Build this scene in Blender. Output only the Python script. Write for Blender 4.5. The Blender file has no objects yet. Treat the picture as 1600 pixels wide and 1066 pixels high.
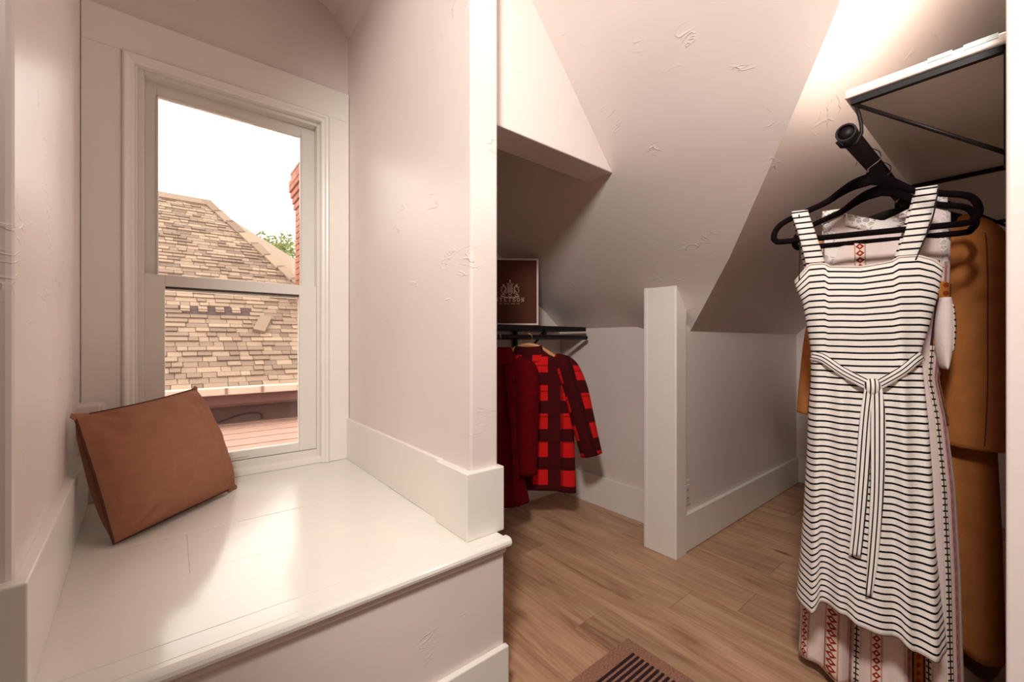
import bpy, bmesh, math, random
from mathutils import Vector, Matrix, noise
random.seed(7)
SC = bpy.context.scene
COL = SC.collection
R = math.radians

# ------------------------------------------------------------------ camera, world, lights, exposure
cd = bpy.data.cameras.new('camera'); cam = bpy.data.objects.new('camera', cd); COL.objects.link(cam)
cd.sensor_width = 36; cd.lens = 651/1600*36; cd.clip_start = .01; cd.shift_y = 1/1600
cam.location = (0, 0, 1.0); cam.rotation_euler = (R(90), 0, R(-39.15)); SC.camera = cam

w = bpy.data.worlds.new('world'); SC.world = w; w.use_nodes = True
bgn = w.node_tree.nodes['Background']; bgn.inputs[0].default_value = (1.0, .95, .88, 1); bgn.inputs[1].default_value = 3.2

def lamp(name, kind, loc, power, col, size, rot=None):
    l = bpy.data.lights.new(name, kind); l.energy = power; l.color = col
    if kind == 'AREA': l.shape = 'DISK'; l.size = size
    else: l.shadow_soft_size = size
    o = bpy.data.objects.new(name, l); COL.objects.link(o); o.location = loc
    if rot: o.rotation_euler = rot
    return o
sp = lamp('added_key_spot', 'SPOT', (-.35, -.15, 2.15), 112, (1, .945, .89), .12, Vector((1.85, 1.05, -.95)).to_track_quat('-Z', 'Y').to_euler())  # added spot without a fixture; its cone leaves the left wall strip dark
sp.data.spot_size = R(94); sp.data.spot_blend = .45
lamp('closet_lamp', 'POINT', (1.25, .085, 1.80), 4, (1, .94, .88), .05)
lamp('added_room_fill', 'AREA', (-.7, -1.3, 2.46), 5, (1, .92, .86), .9)  # added weak fill from the unseen room behind the camera

vs = SC.view_settings
vs.view_transform = 'Standard'; vs.look = 'None'; vs.gamma = 1; vs.use_curve_mapping = False; vs.exposure = 0.5

# ------------------------------------------------------------------ materials
def lin(c):
    return tuple(((v/255)/12.92 if v/255 <= .04045 else ((v/255+.055)/1.055)**2.4) for v in c)
MATS = {}
def NT(name):
    m = bpy.data.materials.new(name); m.use_nodes = True
    nt = m.node_tree; b = nt.nodes['Principled BSDF']; MATS[name] = m
    return m, nt, b
def N(nt, t, **k):
    n = nt.nodes.new(t)
    for a, v in k.items():
        if a.startswith('i_'): n.inputs[a[2:].replace('_', ' ')].default_value = v
        else: setattr(n, a, v)
    return n
def ramp(nt, src, stops, interp='LINEAR'):
    r = nt.nodes.new('ShaderNodeValToRGB'); r.color_ramp.interpolation = interp
    e = r.color_ramp.elements
    while len(e) < len(stops): e.new(.5)
    for i, (p, c) in enumerate(stops): e[i].position = p; e[i].color = (*c, 1) if len(c) == 3 else c
    nt.links.new(src, r.inputs[0]); return r
def math_(nt, op, a, b=None, c=None):
    n = nt.nodes.new('ShaderNodeMath'); n.operation = op
    for i, v in enumerate((a, b, c)):
        if v is None: continue
        if isinstance(v, (int, float)): n.inputs[i].default_value = v
        else: nt.links.new(v, n.inputs[i])
    return n.outputs[0]
def mix(nt, f, a, b):
    n = nt.nodes.new('ShaderNodeMix'); n.data_type = 'RGBA'
    for i, v in ((0, f), (6, a), (7, b)):
        if isinstance(v, (int, float)): n.inputs[i].default_value = v
        elif isinstance(v, tuple): n.inputs[i].default_value = (*v, 1)
        else: nt.links.new(v, n.inputs[i])
    return n.outputs[2]
def simple(name, rgb, rough=.5, var=.04, scale=8, bump=0, bscale=40, metal=0, spec=.5, sheen=0):
    m, nt, b = NT(name); c = lin(rgb)
    tc = N(nt, 'ShaderNodeTexCoord'); n = N(nt, 'ShaderNodeTexNoise', i_Scale=scale, i_Detail=3)
    nt.links.new(tc.outputs['Object'], n.inputs['Vector'])
    r = ramp(nt, n.outputs[0], [(.3, tuple(v*(1-var) for v in c)), (.7, tuple(min(1, v*(1+var)) for v in c))])
    nt.links.new(r.outputs[0], b.inputs['Base Color'])
    b.inputs['Roughness'].default_value = rough; b.inputs['Metallic'].default_value = metal
    b.inputs['Specular IOR Level'].default_value = spec
    if sheen: b.inputs['Sheen Weight'].default_value = sheen; b.inputs['Sheen Roughness'].default_value = .5
    if bump:
        n2 = N(nt, 'ShaderNodeTexNoise', i_Scale=bscale, i_Detail=4); nt.links.new(tc.outputs['Object'], n2.inputs['Vector'])
        bp = N(nt, 'ShaderNodeBump', i_Strength=bump, i_Distance=.004); nt.links.new(n2.outputs[0], bp.inputs['Height']); nt.links.new(bp.outputs[0], b.inputs['Normal'])
    return m
def plaster(name, rgb, rough=.36, marks=.45):
    """skip-trowel plaster: broad undulation plus sparse raised ridges"""
    m, nt, b = NT(name); c = lin(rgb)
    g = N(nt, 'ShaderNodeNewGeometry'); P = g.outputs['Position']
    mp = N(nt, 'ShaderNodeMapping'); mp.inputs['Scale'].default_value = (.8, .8, 2.4); nt.links.new(P, mp.inputs[0])
    a = N(nt, 'ShaderNodeTexNoise', i_Scale=11, i_Detail=2, i_Distortion=.6); nt.links.new(mp.outputs[0], a.inputs['Vector'])
    ridge = math_(nt, 'ABSOLUTE', math_(nt, 'SUBTRACT', a.outputs[0], .5))
    ridge = ramp(nt, ridge, [(0, (1, 1, 1)), (.012, (.25, .25, .25)), (.03, (0, 0, 0))]).outputs[0]
    k = N(nt, 'ShaderNodeTexNoise', i_Scale=9, i_Detail=1); nt.links.new(P, k.inputs['Vector'])
    mask = ramp(nt, k.outputs[0], [(.60, (0, 0, 0)), (.72, (1, 1, 1))]).outputs[0]
    h = math_(nt, 'MULTIPLY', ridge, mask)
    f = N(nt, 'ShaderNodeTexNoise', i_Scale=28, i_Detail=3); nt.links.new(P, f.inputs['Vector'])
    h2 = math_(nt, 'MULTIPLY_ADD', f.outputs[0], .22, h)
    bp = N(nt, 'ShaderNodeBump', i_Strength=marks, i_Distance=.004); nt.links.new(h2, bp.inputs['Height']); nt.links.new(bp.outputs[0], b.inputs['Normal'])
    v = N(nt, 'ShaderNodeTexNoise', i_Scale=2.5); nt.links.new(P, v.inputs['Vector'])
    r = ramp(nt, v.outputs[0], [(.3, tuple(x*.97 for x in c)), (.7, tuple(min(1, x*1.03) for x in c))]); nt.links.new(r.outputs[0], b.inputs['Base Color'])
    b.inputs['Roughness'].default_value = rough
    return m
plaster('plaster', (228, 215, 208))
simple('trim_paint', (236, 229, 219), .3, .015, 3, .08, 30)
simple('bench_paint', (236, 230, 220), .14, .015, 3, .10, 22)
simple('vinyl', (228, 221, 212), .3, .01, 3)
simple('black_metal', (22, 12, 12), .5, .1, 20, spec=.25)
simple('velvet_black', (16, 7, 9), .9, .1, 60, .2, 300, spec=.1)
simple('chrome', (190, 184, 176), .2, .02, 5, metal=1)
simple('brass', (190, 150, 100), .3, .02, 5, metal=1)
simple('hanger_wood', (196, 136, 84), .45, .12, 30)
simple('maroon_cloth', (92, 4, 12), .95, .18, 30, .4, 180, spec=.1)
simple('camel_wool', (190, 122, 66), .95, .10, 24, .5, 260, spec=.1)
simple('terracotta_linen', (156, 106, 82), .95, .06, 40, .35, 420, spec=.15)
simple('dark_seam', (84, 46, 30), .9, .08, 40)
simple('box_brown', (82, 44, 30), .75, .06, 6, spec=.15)
simple('box_edge', (206, 184, 174), .6, .04, 10)
simple('print_pale', (196, 160, 148), .6, .06, 200)
simple('pale_teal', (196, 214, 206), .5, .1, 60)
simple('plastic_white', (224, 212, 204), .35, .02, 6)
simple('slot_dark', (60, 44, 42), .6, .05, 10)
simple('gutter_white', (190, 172, 156), .5, .06, 6)
simple('fascia_red', (104, 70, 66), .7, .1, 6)
simple('neighbor_wall', (104, 78, 74), .8, .14, 3, .3, 12)
simple('deck_roof', (152, 118, 104), .8, .10, 5, .2, 20)
simple('stain_dark', (70, 50, 48), .9, .1, 10)
simple('mortar', (134, 108, 96), .9, .08, 20)
simple('leaf', (112, 120, 66), .7, .25, 6)
simple('bark', (110, 92, 78), .9, .15, 12)
simple('tan_cloth', (120, 84, 62), .95, .1, 20, .3, 150)
simple('black_cord', (20, 14, 16), .8, .1, 20)
simple('mat_stripe', (44, 18, 22), .95, .15, 200, .6, 600)

def glass():
    m, nt, b = NT('glass'); nt.nodes.remove(b)
    t = N(nt, 'ShaderNodeBsdfTransparent'); t.inputs[0].default_value = (.97, .97, .96, 1)
    gl = N(nt, 'ShaderNodeBsdfGlossy', i_Roughness=.02); fr = N(nt, 'ShaderNodeFresnel', i_IOR=1.45)
    mx = N(nt, 'ShaderNodeMixShader'); nt.links.new(fr.outputs[0], mx.inputs[0]); nt.links.new(t.outputs[0], mx.inputs[1]); nt.links.new(gl.outputs[0], mx.inputs[2])
    nt.links.new(mx.outputs[0], nt.nodes['Material Output'].inputs[0])
glass()
def oak():
    m, nt, b = NT('oak')
    tc = N(nt, 'ShaderNodeTexCoord'); oi = N(nt, 'ShaderNodeObjectInfo')
    off = N(nt, 'ShaderNodeCombineXYZ'); s = math_(nt, 'MULTIPLY', oi.outputs['Random'], 37.0)
    for i in range(3): nt.links.new(s, off.inputs[i])
    ad = N(nt, 'ShaderNodeVectorMath', operation='ADD'); nt.links.new(tc.outputs['Object'], ad.inputs[0]); nt.links.new(off.outputs[0], ad.inputs[1])
    mp = N(nt, 'ShaderNodeMapping'); mp.inputs['Scale'].default_value = (14, 1.6, 1); nt.links.new(ad.outputs[0], mp.inputs[0])
    n1 = N(nt, 'ShaderNodeTexNoise', i_Scale=1.2, i_Detail=6, i_Roughness=.6, i_Distortion=.8); nt.links.new(mp.outputs[0], n1.inputs['Vector'])
    mp2 = N(nt, 'ShaderNodeMapping'); mp2.inputs['Scale'].default_value = (90, 3.5, 1); nt.links.new(ad.outputs[0], mp2.inputs[0])
    n2 = N(nt, 'ShaderNodeTexNoise', i_Scale=1.0, i_Detail=3); nt.links.new(mp2.outputs[0], n2.inputs['Vector'])
    r = ramp(nt, n1.outputs[0], [(.28, lin((150, 108, 78))), (.42, lin((188, 146, 114))), (.6, lin((205, 164, 132))), (.78, lin((216, 178, 146)))])
    g = ramp(nt, n2.outputs[0], [(.35, (.86, .84, .82)), (.6, (1, 1, 1))])
    mul = N(nt, 'ShaderNodeMix', data_type='RGBA', blend_type='MULTIPLY'); mul.inputs[0].default_value = 1
    nt.links.new(r.outputs[0], mul.inputs[6]); nt.links.new(g.outputs[0], mul.inputs[7])
    # knots
    mk = N(nt, 'ShaderNodeMapping'); mk.inputs['Scale'].default_value = (5.5, 1.8, 1); nt.links.new(ad.outputs[0], mk.inputs[0])
    vo = N(nt, 'ShaderNodeTexVoronoi', i_Scale=1.0); nt.links.new(mk.outputs[0], vo.inputs['Vector'])
    kn = ramp(nt, vo.outputs['Distance'], [(.03, (.38, .28, .22)), (.1, (1, 1, 1))])
    mu2 = N(nt, 'ShaderNodeMix', data_type='RGBA', blend_type='MULTIPLY'); mu2.inputs[0].default_value = 1
    nt.links.new(mul.outputs[2], mu2.inputs[6]); nt.links.new(kn.outputs[0], mu2.inputs[7])
    hs = N(nt, 'ShaderNodeHueSaturation'); nt.links.new(math_(nt, 'MULTIPLY_ADD', oi.outputs['Random'], .22, .88), hs.inputs['Value']); nt.links.new(mu2.outputs[2], hs.inputs['Color'])
    nt.links.new(hs.outputs[0], b.inputs['Base Color']); b.inputs['Roughness'].default_value = .42
    bp = N(nt, 'ShaderNodeBump', i_Strength=.08, i_Distance=.002); nt.links.new(n2.outputs[0], bp.inputs['Height']); nt.links.new(bp.outputs[0], b.inputs['Normal'])
oak()
def uvnode(nt):
    u = N(nt, 'ShaderNodeUVMap'); s = N(nt, 'ShaderNodeSeparateXYZ'); nt.links.new(u.outputs[0], s.inputs[0]); return s.outputs[0], s.outputs[1]
def cloth_finish(nt, b, rough=.9):
    b.inputs['Roughness'].default_value = rough; b.inputs['Specular IOR Level'].default_value = .2
    tc = N(nt, 'ShaderNodeTexCoord'); n2 = N(nt, 'ShaderNodeTexNoise', i_Scale=260, i_Detail=2); nt.links.new(tc.outputs['Object'], n2.inputs['Vector'])
    bp = N(nt, 'ShaderNodeBump', i_Strength=.15, i_Distance=.001); nt.links.new(n2.outputs[0], bp.inputs['Height']); nt.links.new(bp.outputs[0], b.inputs['Normal'])
WHITE_C = lin((238, 229, 220)); INK = lin((20, 16, 22))
def stripes(name, axis, period, black, base=WHITE_C, ink=INK, phase=0.0):
    m, nt, b = NT(name); uv = uvnode(nt)
    f = math_(nt, 'FRACT', math_(nt, 'DIVIDE', math_(nt, 'ADD', uv[axis], 10+phase), period))
    nt.links.new(mix(nt, math_(nt, 'LESS_THAN', f, black/period), base, ink), b.inputs['Base Color']); cloth_finish(nt, b)
stripes('breton_stripe', 1, .0168, .0048)
stripes('belt_stripe', 0, .0085, .0027, phase=.003)
def plaid():
    m, nt, b = NT('plaid'); u, v = uvnode(nt)
    def band(x, per, wd, ph): return math_(nt, 'LESS_THAN', math_(nt, 'FRACT', math_(nt, 'DIVIDE', math_(nt, 'ADD', x, 10+ph), per)), wd)
    bu = band(u, .145, .46, .045); bv = band(v, .150, .45, .03); bu2 = band(u, .27, .06, .09); bv2 = band(v, .135, .05, .066)
    k = math_(nt, 'MAXIMUM', bu, bv); k2 = math_(nt, 'MULTIPLY', math_(nt, 'MAXIMUM', bu2, bv2), .55)
    f = math_(nt, 'MINIMUM', math_(nt, 'ADD', math_(nt, 'MULTIPLY', k, .92), k2), .96)
    nt.links.new(mix(nt, f, lin((205, 22, 22)), lin((26, 4, 8))), b.inputs['Base Color']); cloth_finish(nt, b, .95)
plaid()
def band_mat(name, base, ink, cell, edge, second=None, kind='leaf'):
    """embroidered ribbon: u runs 0..1 across, v in metres along"""
    m, nt, b = NT(name); u, v = uvnode(nt)
    x = math_(nt, 'ABSOLUTE', math_(nt, 'SUBTRACT', u, .5)); f = math_(nt, 'FRACT', math_(nt, 'DIVIDE', math_(nt, 'ADD', v, 5), cell))
    y = math_(nt, 'ABSOLUTE', math_(nt, 'SUBTRACT', f, .5))
    if kind == 'leaf': p = math_(nt, 'LESS_THAN', math_(nt, 'ABSOLUTE', math_(nt, 'SUBTRACT', math_(nt, 'ADD', math_(nt, 'MULTIPLY', x, 1.2), y), .34)), .15)
    elif kind == 'thorn': p = math_(nt, 'LESS_THAN', x, math_(nt, 'ADD', .10, math_(nt, 'MULTIPLY', math_(nt, 'LESS_THAN', y, .14), .30)))
    else: p = math_(nt, 'LESS_THAN', math_(nt, 'ADD', math_(nt, 'POWER', math_(nt, 'MULTIPLY', x, 1.6), 2.), math_(nt, 'POWER', y, 2.)), .10)
    e = math_(nt, 'GREATER_THAN', x, .5-edge)
    c = mix(nt, p, base, ink); c = mix(nt, e, c, second or ink)
    nt.links.new(c, b.inputs['Base Color']); cloth_finish(nt, b)
PINK = lin((226, 204, 198))
simple('blush_cotton', (226, 206, 199), .9, .03, 20, .25, 200)
band_mat('band_red', lin((228, 204, 190)), lin((150, 44, 30)), .020, .09, lin((196, 150, 120)))
band_mat('band_black', lin((222, 206, 192)), lin((36, 28, 28)), .016, .03, lin((222, 206, 192)), 'thorn')
band_mat('band_gold', lin((176, 110, 40)), lin((140, 54, 24)), .022, .12, lin((60, 30, 40)), 'dot')
band_mat('band_line', lin((176, 120, 120)), lin((150, 96, 96)), .05, .2, lin((206, 176, 170)))
def lace():
    m, nt, b = NT('lace'); tc = N(nt, 'ShaderNodeTexCoord'); v = N(nt, 'ShaderNodeTexVoronoi', feature='DISTANCE_TO_EDGE', i_Scale=70); nt.links.new(tc.outputs['Object'], v.inputs['Vector'])
    n = N(nt, 'ShaderNodeTexNoise', i_Scale=22); nt.links.new(tc.outputs['Object'], n.inputs['Vector'])
    a = math_(nt, 'MAXIMUM', math_(nt, 'LESS_THAN', v.outputs['Distance'], .10), math_(nt, 'GREATER_THAN', n.outputs[0], .52))
    nt.links.new(math_(nt, 'MULTIPLY_ADD', a, .62, .30), b.inputs['Alpha']); b.inputs['Base Color'].default_value = (*lin((236, 226, 220)), 1); b.inputs['Roughness'].default_value = .9
lace()
def woven():
    m, nt, b = NT('mat_border'); g = N(nt, 'ShaderNodeNewGeometry')
    mp = N(nt, 'ShaderNodeMapping'); mp.inputs['Scale'].default_value = (500, 160, 1); nt.links.new(g.outputs['Position'], mp.inputs[0])
    n = N(nt, 'ShaderNodeTexNoise', i_Scale=1, i_Detail=2); nt.links.new(mp.outputs[0], n.inputs['Vector'])
    r = ramp(nt, n.outputs[0], [(.3, lin((112, 72, 56))), (.5, lin((150, 106, 84))), (.7, lin((182, 138, 112)))]); nt.links.new(r.outputs[0], b.inputs['Base Color']); b.inputs['Roughness'].default_value = .95
    bp = N(nt, 'ShaderNodeBump', i_Strength=.5, i_Distance=.002); nt.links.new(n.outputs[0], bp.inputs['Height']); nt.links.new(bp.outputs[0], b.inputs['Normal'])
woven()
def shingle_mat(name, lo, hi):
    m, nt, b = NT(name); oi = N(nt, 'ShaderNodeObjectInfo'); g = N(nt, 'ShaderNodeNewGeometry')
    rnd = math_(nt, 'FRACT', math_(nt, 'ADD', oi.outputs['Random'], g.outputs['Random Per Island']))
    r = ramp(nt, rnd, [(0, lin(lo)), (1, lin(hi))]); n = N(nt, 'ShaderNodeTexNoise', i_Scale=60, i_Detail=2); nt.links.new(g.outputs['Position'], n.inputs['Vector'])
    h = N(nt, 'ShaderNodeHueSaturation'); nt.links.new(math_(nt, 'MULTIPLY_ADD', n.outputs[0], .4, .8), h.inputs['Value']); nt.links.new(r.outputs[0], h.inputs['Color'])
    nt.links.new(h.outputs[0], b.inputs['Base Color']); b.inputs['Roughness'].default_value = .95
shingle_mat('shingle', (106, 87, 74), (148, 126, 107))
shingle_mat('brick', (138, 76, 58), (166, 100, 78))

# ------------------------------------------------------------------ mesh helpers
def finish(name, me, mat, parent=None, smooth=False, bevel=0, solid=0, sub=0):
    o = bpy.data.objects.new(name, me); COL.objects.link(o)
    if mat:
        me.materials.clear(); me.materials.append(MATS[mat])
    if smooth:
        me.polygons.foreach_set('use_smooth', [True]*len(me.polygons))
    if solid: s = o.modifiers.new('solid', 'SOLIDIFY'); s.thickness = solid; s.offset = 0
    if sub: s = o.modifiers.new('sub', 'SUBSURF'); s.levels = sub; s.render_levels = sub
    if bevel: b = o.modifiers.new('bevel', 'BEVEL'); b.width = bevel; b.segments = 2; b.limit_method = 'ANGLE'
    if parent: o.parent = parent
    return o
def pyd(name, v, f, mat, parent=None, uv=None, **k):
    me = bpy.data.meshes.new(name); me.from_pydata([tuple(p) for p in v], [], f); me.update()
    bm = bmesh.new(); bm.from_mesh(me)
    if not uv: bmesh.ops.recalc_face_normals(bm, faces=bm.faces)
    bm.to_mesh(me); bm.free()
    if uv:
        l = me.uv_layers.new(name='UVMap')
        for lp in me.loops: l.data[lp.index].uv = uv[lp.vertex_index]
    return finish(name, me, mat, parent, **k)
BOXF = [(0,3,2,1),(4,5,6,7),(0,1,5,4),(1,2,6,5),(2,3,7,6),(3,0,4,7)]
def bv(a, b):
    (x0,y0,z0),(x1,y1,z1) = a, b
    return [(x0,y0,z0),(x1,y0,z0),(x1,y1,z0),(x0,y1,z0),(x0,y0,z1),(x1,y0,z1),(x1,y1,z1),(x0,y1,z1)]
def boxes(name, L, mat, parent=None, bevel=.002, **k):
    v, f = [], []
    for a, b in L:
        n = len(v); v += bv(a, b); f += [tuple(i+n for i in q) for q in BOXF]
    return pyd(name, v, f, mat, parent, bevel=bevel, **k)
def box(name, a, b, mat, parent=None, bevel=.002, **k): return boxes(name, [(a, b)], mat, parent, bevel, **k)
def prism(name, poly, lo, hi, axis, mat, parent=None, bevel=0, **k):
    """poly in the two other axes, extruded along axis"""
    def put(p, h): return {'z': (p[0], p[1], h), 'y': (p[0], h, p[1]), 'x': (h, p[0], p[1])}[axis]
    n = len(poly); v = [put(p, lo) for p in poly] + [put(p, hi) for p in poly]
    f = [tuple(range(n)), tuple(range(2*n-1, n-1, -1))] + [(i, (i+1) % n, n+(i+1) % n, n+i) for i in range(n)]
    return pyd(name, v, f, mat, parent, bevel=bevel, **k)
def catmull(P, m=6):
    P = [Vector(p) for p in P]; out = []
    for i in range(len(P)-1):
        a, b, c, d = P[max(i-1, 0)], P[i], P[i+1], P[min(i+2, len(P)-1)]
        for j in range(m):
            t = j/m; out.append(.5*((2*b)+(c-a)*t+(2*a-5*b+4*c-d)*t*t+(3*b-a-3*c+d)*t**3))
    return out+[P[-1]]
def tube_data(path, rad, up=Vector((0, 1, 0)), seg=8, closed=False):
    """rad: list of (r_up, r_side) or one pair"""
    n = len(path); v = []; f = []
    for i, p in enumerate(path):
        t = (path[(i+1) % n]-path[i-1]) if closed else (path[min(i+1, n-1)]-path[max(i-1, 0)])
        t.normalize(); s = t.cross(up)
        if s.length < 1e-4: s = t.cross(Vector((1, 0, .01)))
        s.normalize(); q = s.cross(t)
        ra, rb = rad[i] if isinstance(rad, list) else rad
        for k in range(seg):
            a = 2*math.pi*k/seg; v.append(p+q*(ra*math.cos(a))+s*(rb*math.sin(a)))
    for i in range(n if closed else n-1):
        j = (i+1) % n
        for k in range(seg): f.append((i*seg+k, i*seg+(k+1) % seg, j*seg+(k+1) % seg, j*seg+k))
    if not closed: f += [tuple(range(seg-1, -1, -1)), tuple((n-1)*seg+k for k in range(seg))]
    return v, f
def tube(name, path, rad, mat, parent=None, up=(0, 1, 0), seg=8, closed=False):
    if isinstance(rad, (int, float)): rad = (rad, rad)
    v, f = tube_data([Vector(p) for p in path], rad, Vector(up), seg, closed)
    return pyd(name, v, f, mat, parent, smooth=True)
def grid(name, fn, nu, nv, mat, parent=None, wrap=False, **k):
    """fn(i/nu, j/nv) -> (xyz, uv)"""
    v, uv, f = [], [], []; cols = nu+1
    for j in range(nv+1):
        for i in range(cols):
            p, t = fn(i/nu, j/nv); v.append(p); uv.append(t)
    for j in range(nv):
        for i in range(nu): a = j*cols+i; f.append((a, a+1, a+1+cols, a+cols))
    return pyd(name, v, f, mat, parent, uv=uv, smooth=True, **k)
def empty(name, loc=(0, 0, 0), rz=0):
    o = bpy.data.objects.new(name, None); COL.objects.link(o); o.location = loc; o.rotation_euler = (0, 0, rz); o.empty_display_size = .05; return o
def tag(o, label, cat, group=None, kind=None):
    o['label'] = label; o['category'] = cat
    if group: o['group'] = group
    if kind: o['kind'] = kind
    return o
def S(o, label, cat): return tag(o, label, cat, kind='structure')
def interp(x, pts):
    pts = sorted(pts)
    if x <= pts[0][0]: return pts[0][1]
    for (a, p), (b, q) in zip(pts, pts[1:]):
        if x <= b: return p+(q-p)*(x-a)/(b-a)
    return pts[-1][1]
def sstep(a, b, x):
    t = max(0, min(1, (x-a)/(b-a))); return t*t*(3-2*t)

# ------------------------------------------------------------------ the setting
BZ = .47          # seat height
BB = .178         # baseboard height
H = 2.5
# floor: sub-floor with planks running along y
fl = S(box('floor', (-2.4, -3.1, -.06), (3.6, 2.1, -.012), 'mortar', bevel=0), 'light oak plank floor running through the closet', 'floor')
PW, PL = .180, 1.22
plank_me = {}
col0 = 0.005
nc = 0
for ci in range(-3, 20):
    x0 = .545+ci*PW
    if x0 > 3.6: break
    off = [.38, -.25, .78, .05, .55, -.1, .95][ci % 7]
    y = -1.5+off-PL
    while y < 2.02:
        a, b = max(y, -1.6), min(y+PL, 2.05)
        if b-a > .05:
            key = round(b-a, 3)
            if key not in plank_me:
                o = box('plank', (-PW/2+.0006, -key/2+.0006, -.012), (PW/2-.0006, key/2-.0006, 0), 'oak', fl, bevel=.0012); plank_me[key] = o
            else:
                o = plank_me[key].copy(); COL.objects.link(o); o.parent = fl
            o.location = (x0+PW/2, (a+b)/2, 0)
        y += PL

S(boxes('wall_back', [((-.4, 1.95, 0), (-.12, 2.1, 2.6)), ((.54, 1.95, 0), (.66, 2.1, 2.6)), ((-.12, 1.95, 2.0), (.54, 2.1, 2.6)), ((-.12, 1.95, 0), (.54, 2.1, .47))], 'plaster', bevel=0),
  'off-white plaster wall around the window above the seat', 'wall')
S(box('wall_nook_back', (.66, 1.97, 0), (3.6, 2.1, 2.6), 'plaster', bevel=0), 'off-white wall behind the red jackets', 'wall')
S(prism('wall_left', [(-.182, .94), (-.235, 1.97), (-.42, 1.97), (-.38, 1.06), (-2.4, 1.06), (-2.4, .94)], 0, 2.6, 'z', 'plaster', bevel=.008), 'textured plaster wall left of the window seat', 'wall')
S(box('wall_partition', (.622, .94, 0), (.713, 1.98, 2.6), 'plaster', bevel=.006), 'thin plaster partition between window seat and closet nook', 'wall')
S(box('wall_nook_right', (2.026, 1.10, 0), (2.14, 1.98, 1.13), 'plaster', bevel=0), 'low pinkish-grey knee wall beside the plaid jacket', 'wall')
S(box('wall_knee', (1.872, 1.025, 0), (3.6, 1.16, 1.075), 'plaster', bevel=0), 'low pinkish-grey knee wall right of the white post', 'wall')
S(box('wall_gable', (3.452, -.1, 0), (3.6, 1.1, 2.6), 'plaster', bevel=0), 'end wall of the closet behind the hanging clothes', 'wall')
S(box('wall_front', (1.0, -.11, 0), (3.6, .0175, 2.6), 'plaster', bevel=.004), 'closet wall carrying the shelf at right edge', 'wall')
S(box('wall_right', (1.0, -3.1, 0), (1.12, -.11, 2.6), 'plaster', bevel=0), 'wall of the room behind the viewpoint', 'wall')
S(boxes('wall_rear', [((-2.4, -3.1, 0), (1.0, -3.0, 2.6)), ((-2.5, -3.1, 0), (-2.4, 1.06, 2.6))], 'plaster', bevel=0), 'far walls of the room behind the viewpoint', 'wall')
S(box('ceiling', (-2.5, -3.1, H), (3.6, 2.1, H+.1), 'plaster', bevel=0), 'flat plaster ceiling above the window seat', 'ceiling')
S(prism('trim_cove', [(.624, 2.38), (.63, 2.52), (.46, 2.52), (.56, 2.46)], .94, 1.95, 'y', 'plaster'), 'sloped plaster cove above the window seat', 'ceiling')

# sloping ceilings (surfaces measured from the room, slightly bellied like the old plaster)
COAT = [(2.15, .99), (2.026, 1.084), (1.781, 1.27), (1.343, 1.663), (.917, 2.12), (.54, 2.525)]
COATF = [(1.955, 1.045), (1.86, 1.158), (1.781, 1.256), (1.343, 1.663), (.917, 2.12), (.54, 2.525)]
CREASE = [(1.955, 1.03), (1.749, .778), (1.471, .514), (1.311, .366), (1.215, .269), (.93, 0.0)]
def coat_z(x, y):
    a = interp(x, COAT); b = interp(x, COATF) if x <= 1.955 else 1.045-1.19*(x-1.955)
    t = sstep(1.05, 1.4, y); return b*(1-t)+a*t
xs = [2.15, 2.09, 2.026, 1.955, 1.93, 1.9, 1.86, 1.82, 1.781, 1.7, 1.6, 1.5, 1.4, 1.343, 1.25, 1.1, 1.0, .93, .917, .8, .7, .62, .54]
def cy(x):
    return 1.03 if x > 1.955 else interp(x, CREASE) if x >= .93 else -.1
v, f = [], []; NY = 20
for x in xs:
    y0 = cy(x)
    for j in range(NY+1):
        y = y0+(2.0-y0)*j/NY
        v.append((x, y, coat_z(x, y)))
for i in range(len(xs)-1):
    for j in range(NY): a = i*(NY+1)+j; f.append((a, a+1, a+NY+2, a+NY+1))
S(pyd('ceiling_slope_nook', v, f, 'plaster', smooth=True), 'sloping plaster ceiling over the white post', 'ceiling')
v, f = [], []
CR = [(2.0, 1.075, .99)]+[(x, cy(x), coat_z(x, cy(x))) for x in xs if .93 <= x <= 1.955]+[(.93, 0., coat_z(.93, 0.)), (.83, -.1, coat_z(.83, -.1))]
for x, y, z in CR:
    for k in range(13): v.append((x+(3.5-x)*k/12, y, z))
for i in range(len(CR)-1):
    for j in range(12): a = i*13+j; f.append((a, a+1, a+14, a+13))
S(pyd('ceiling_slope_knee', v, f, 'plaster', smooth=True), 'sloping plaster ceiling above the hanging clothes', 'ceiling')
S(prism('beam', [(.69, 1.665), (1.343, 1.663), (1.13, 1.895), (.917, 2.123), (.69, 2.372)], 1.02, 1.148, 'y', 'plaster', bevel=.004), 'boxed plaster beam running from partition to sloping ceiling', 'beam')
# post
S(pyd('post', [(1.781, 1.0, 0), (1.872, 1.0, 0), (1.872, 1.17, 0), (1.781, 1.17, 0), (1.781, 1.0, coat_z(1.781, 1.0)+.004), (1.872, 1.0, coat_z(1.872, 1.0)+.004), (1.872, 1.17, coat_z(1.872, 1.17)+.004), (1.781, 1.17, coat_z(1.781, 1.17)+.004)], BOXF, 'trim_paint', bevel=.003), 'square white post at the closet corner', 'post')
box('edge_bead', (1.7795, 1.006, .002), (1.782, 1.016, 1.245), 'trim_paint', bpy.data.objects['post'], bevel=.0008)
box('edge_bead', (1.7795, 1.150, .002), (1.782, 1.160, 1.255), 'trim_paint', bpy.data.objects['post'], bevel=.0008)

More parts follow.
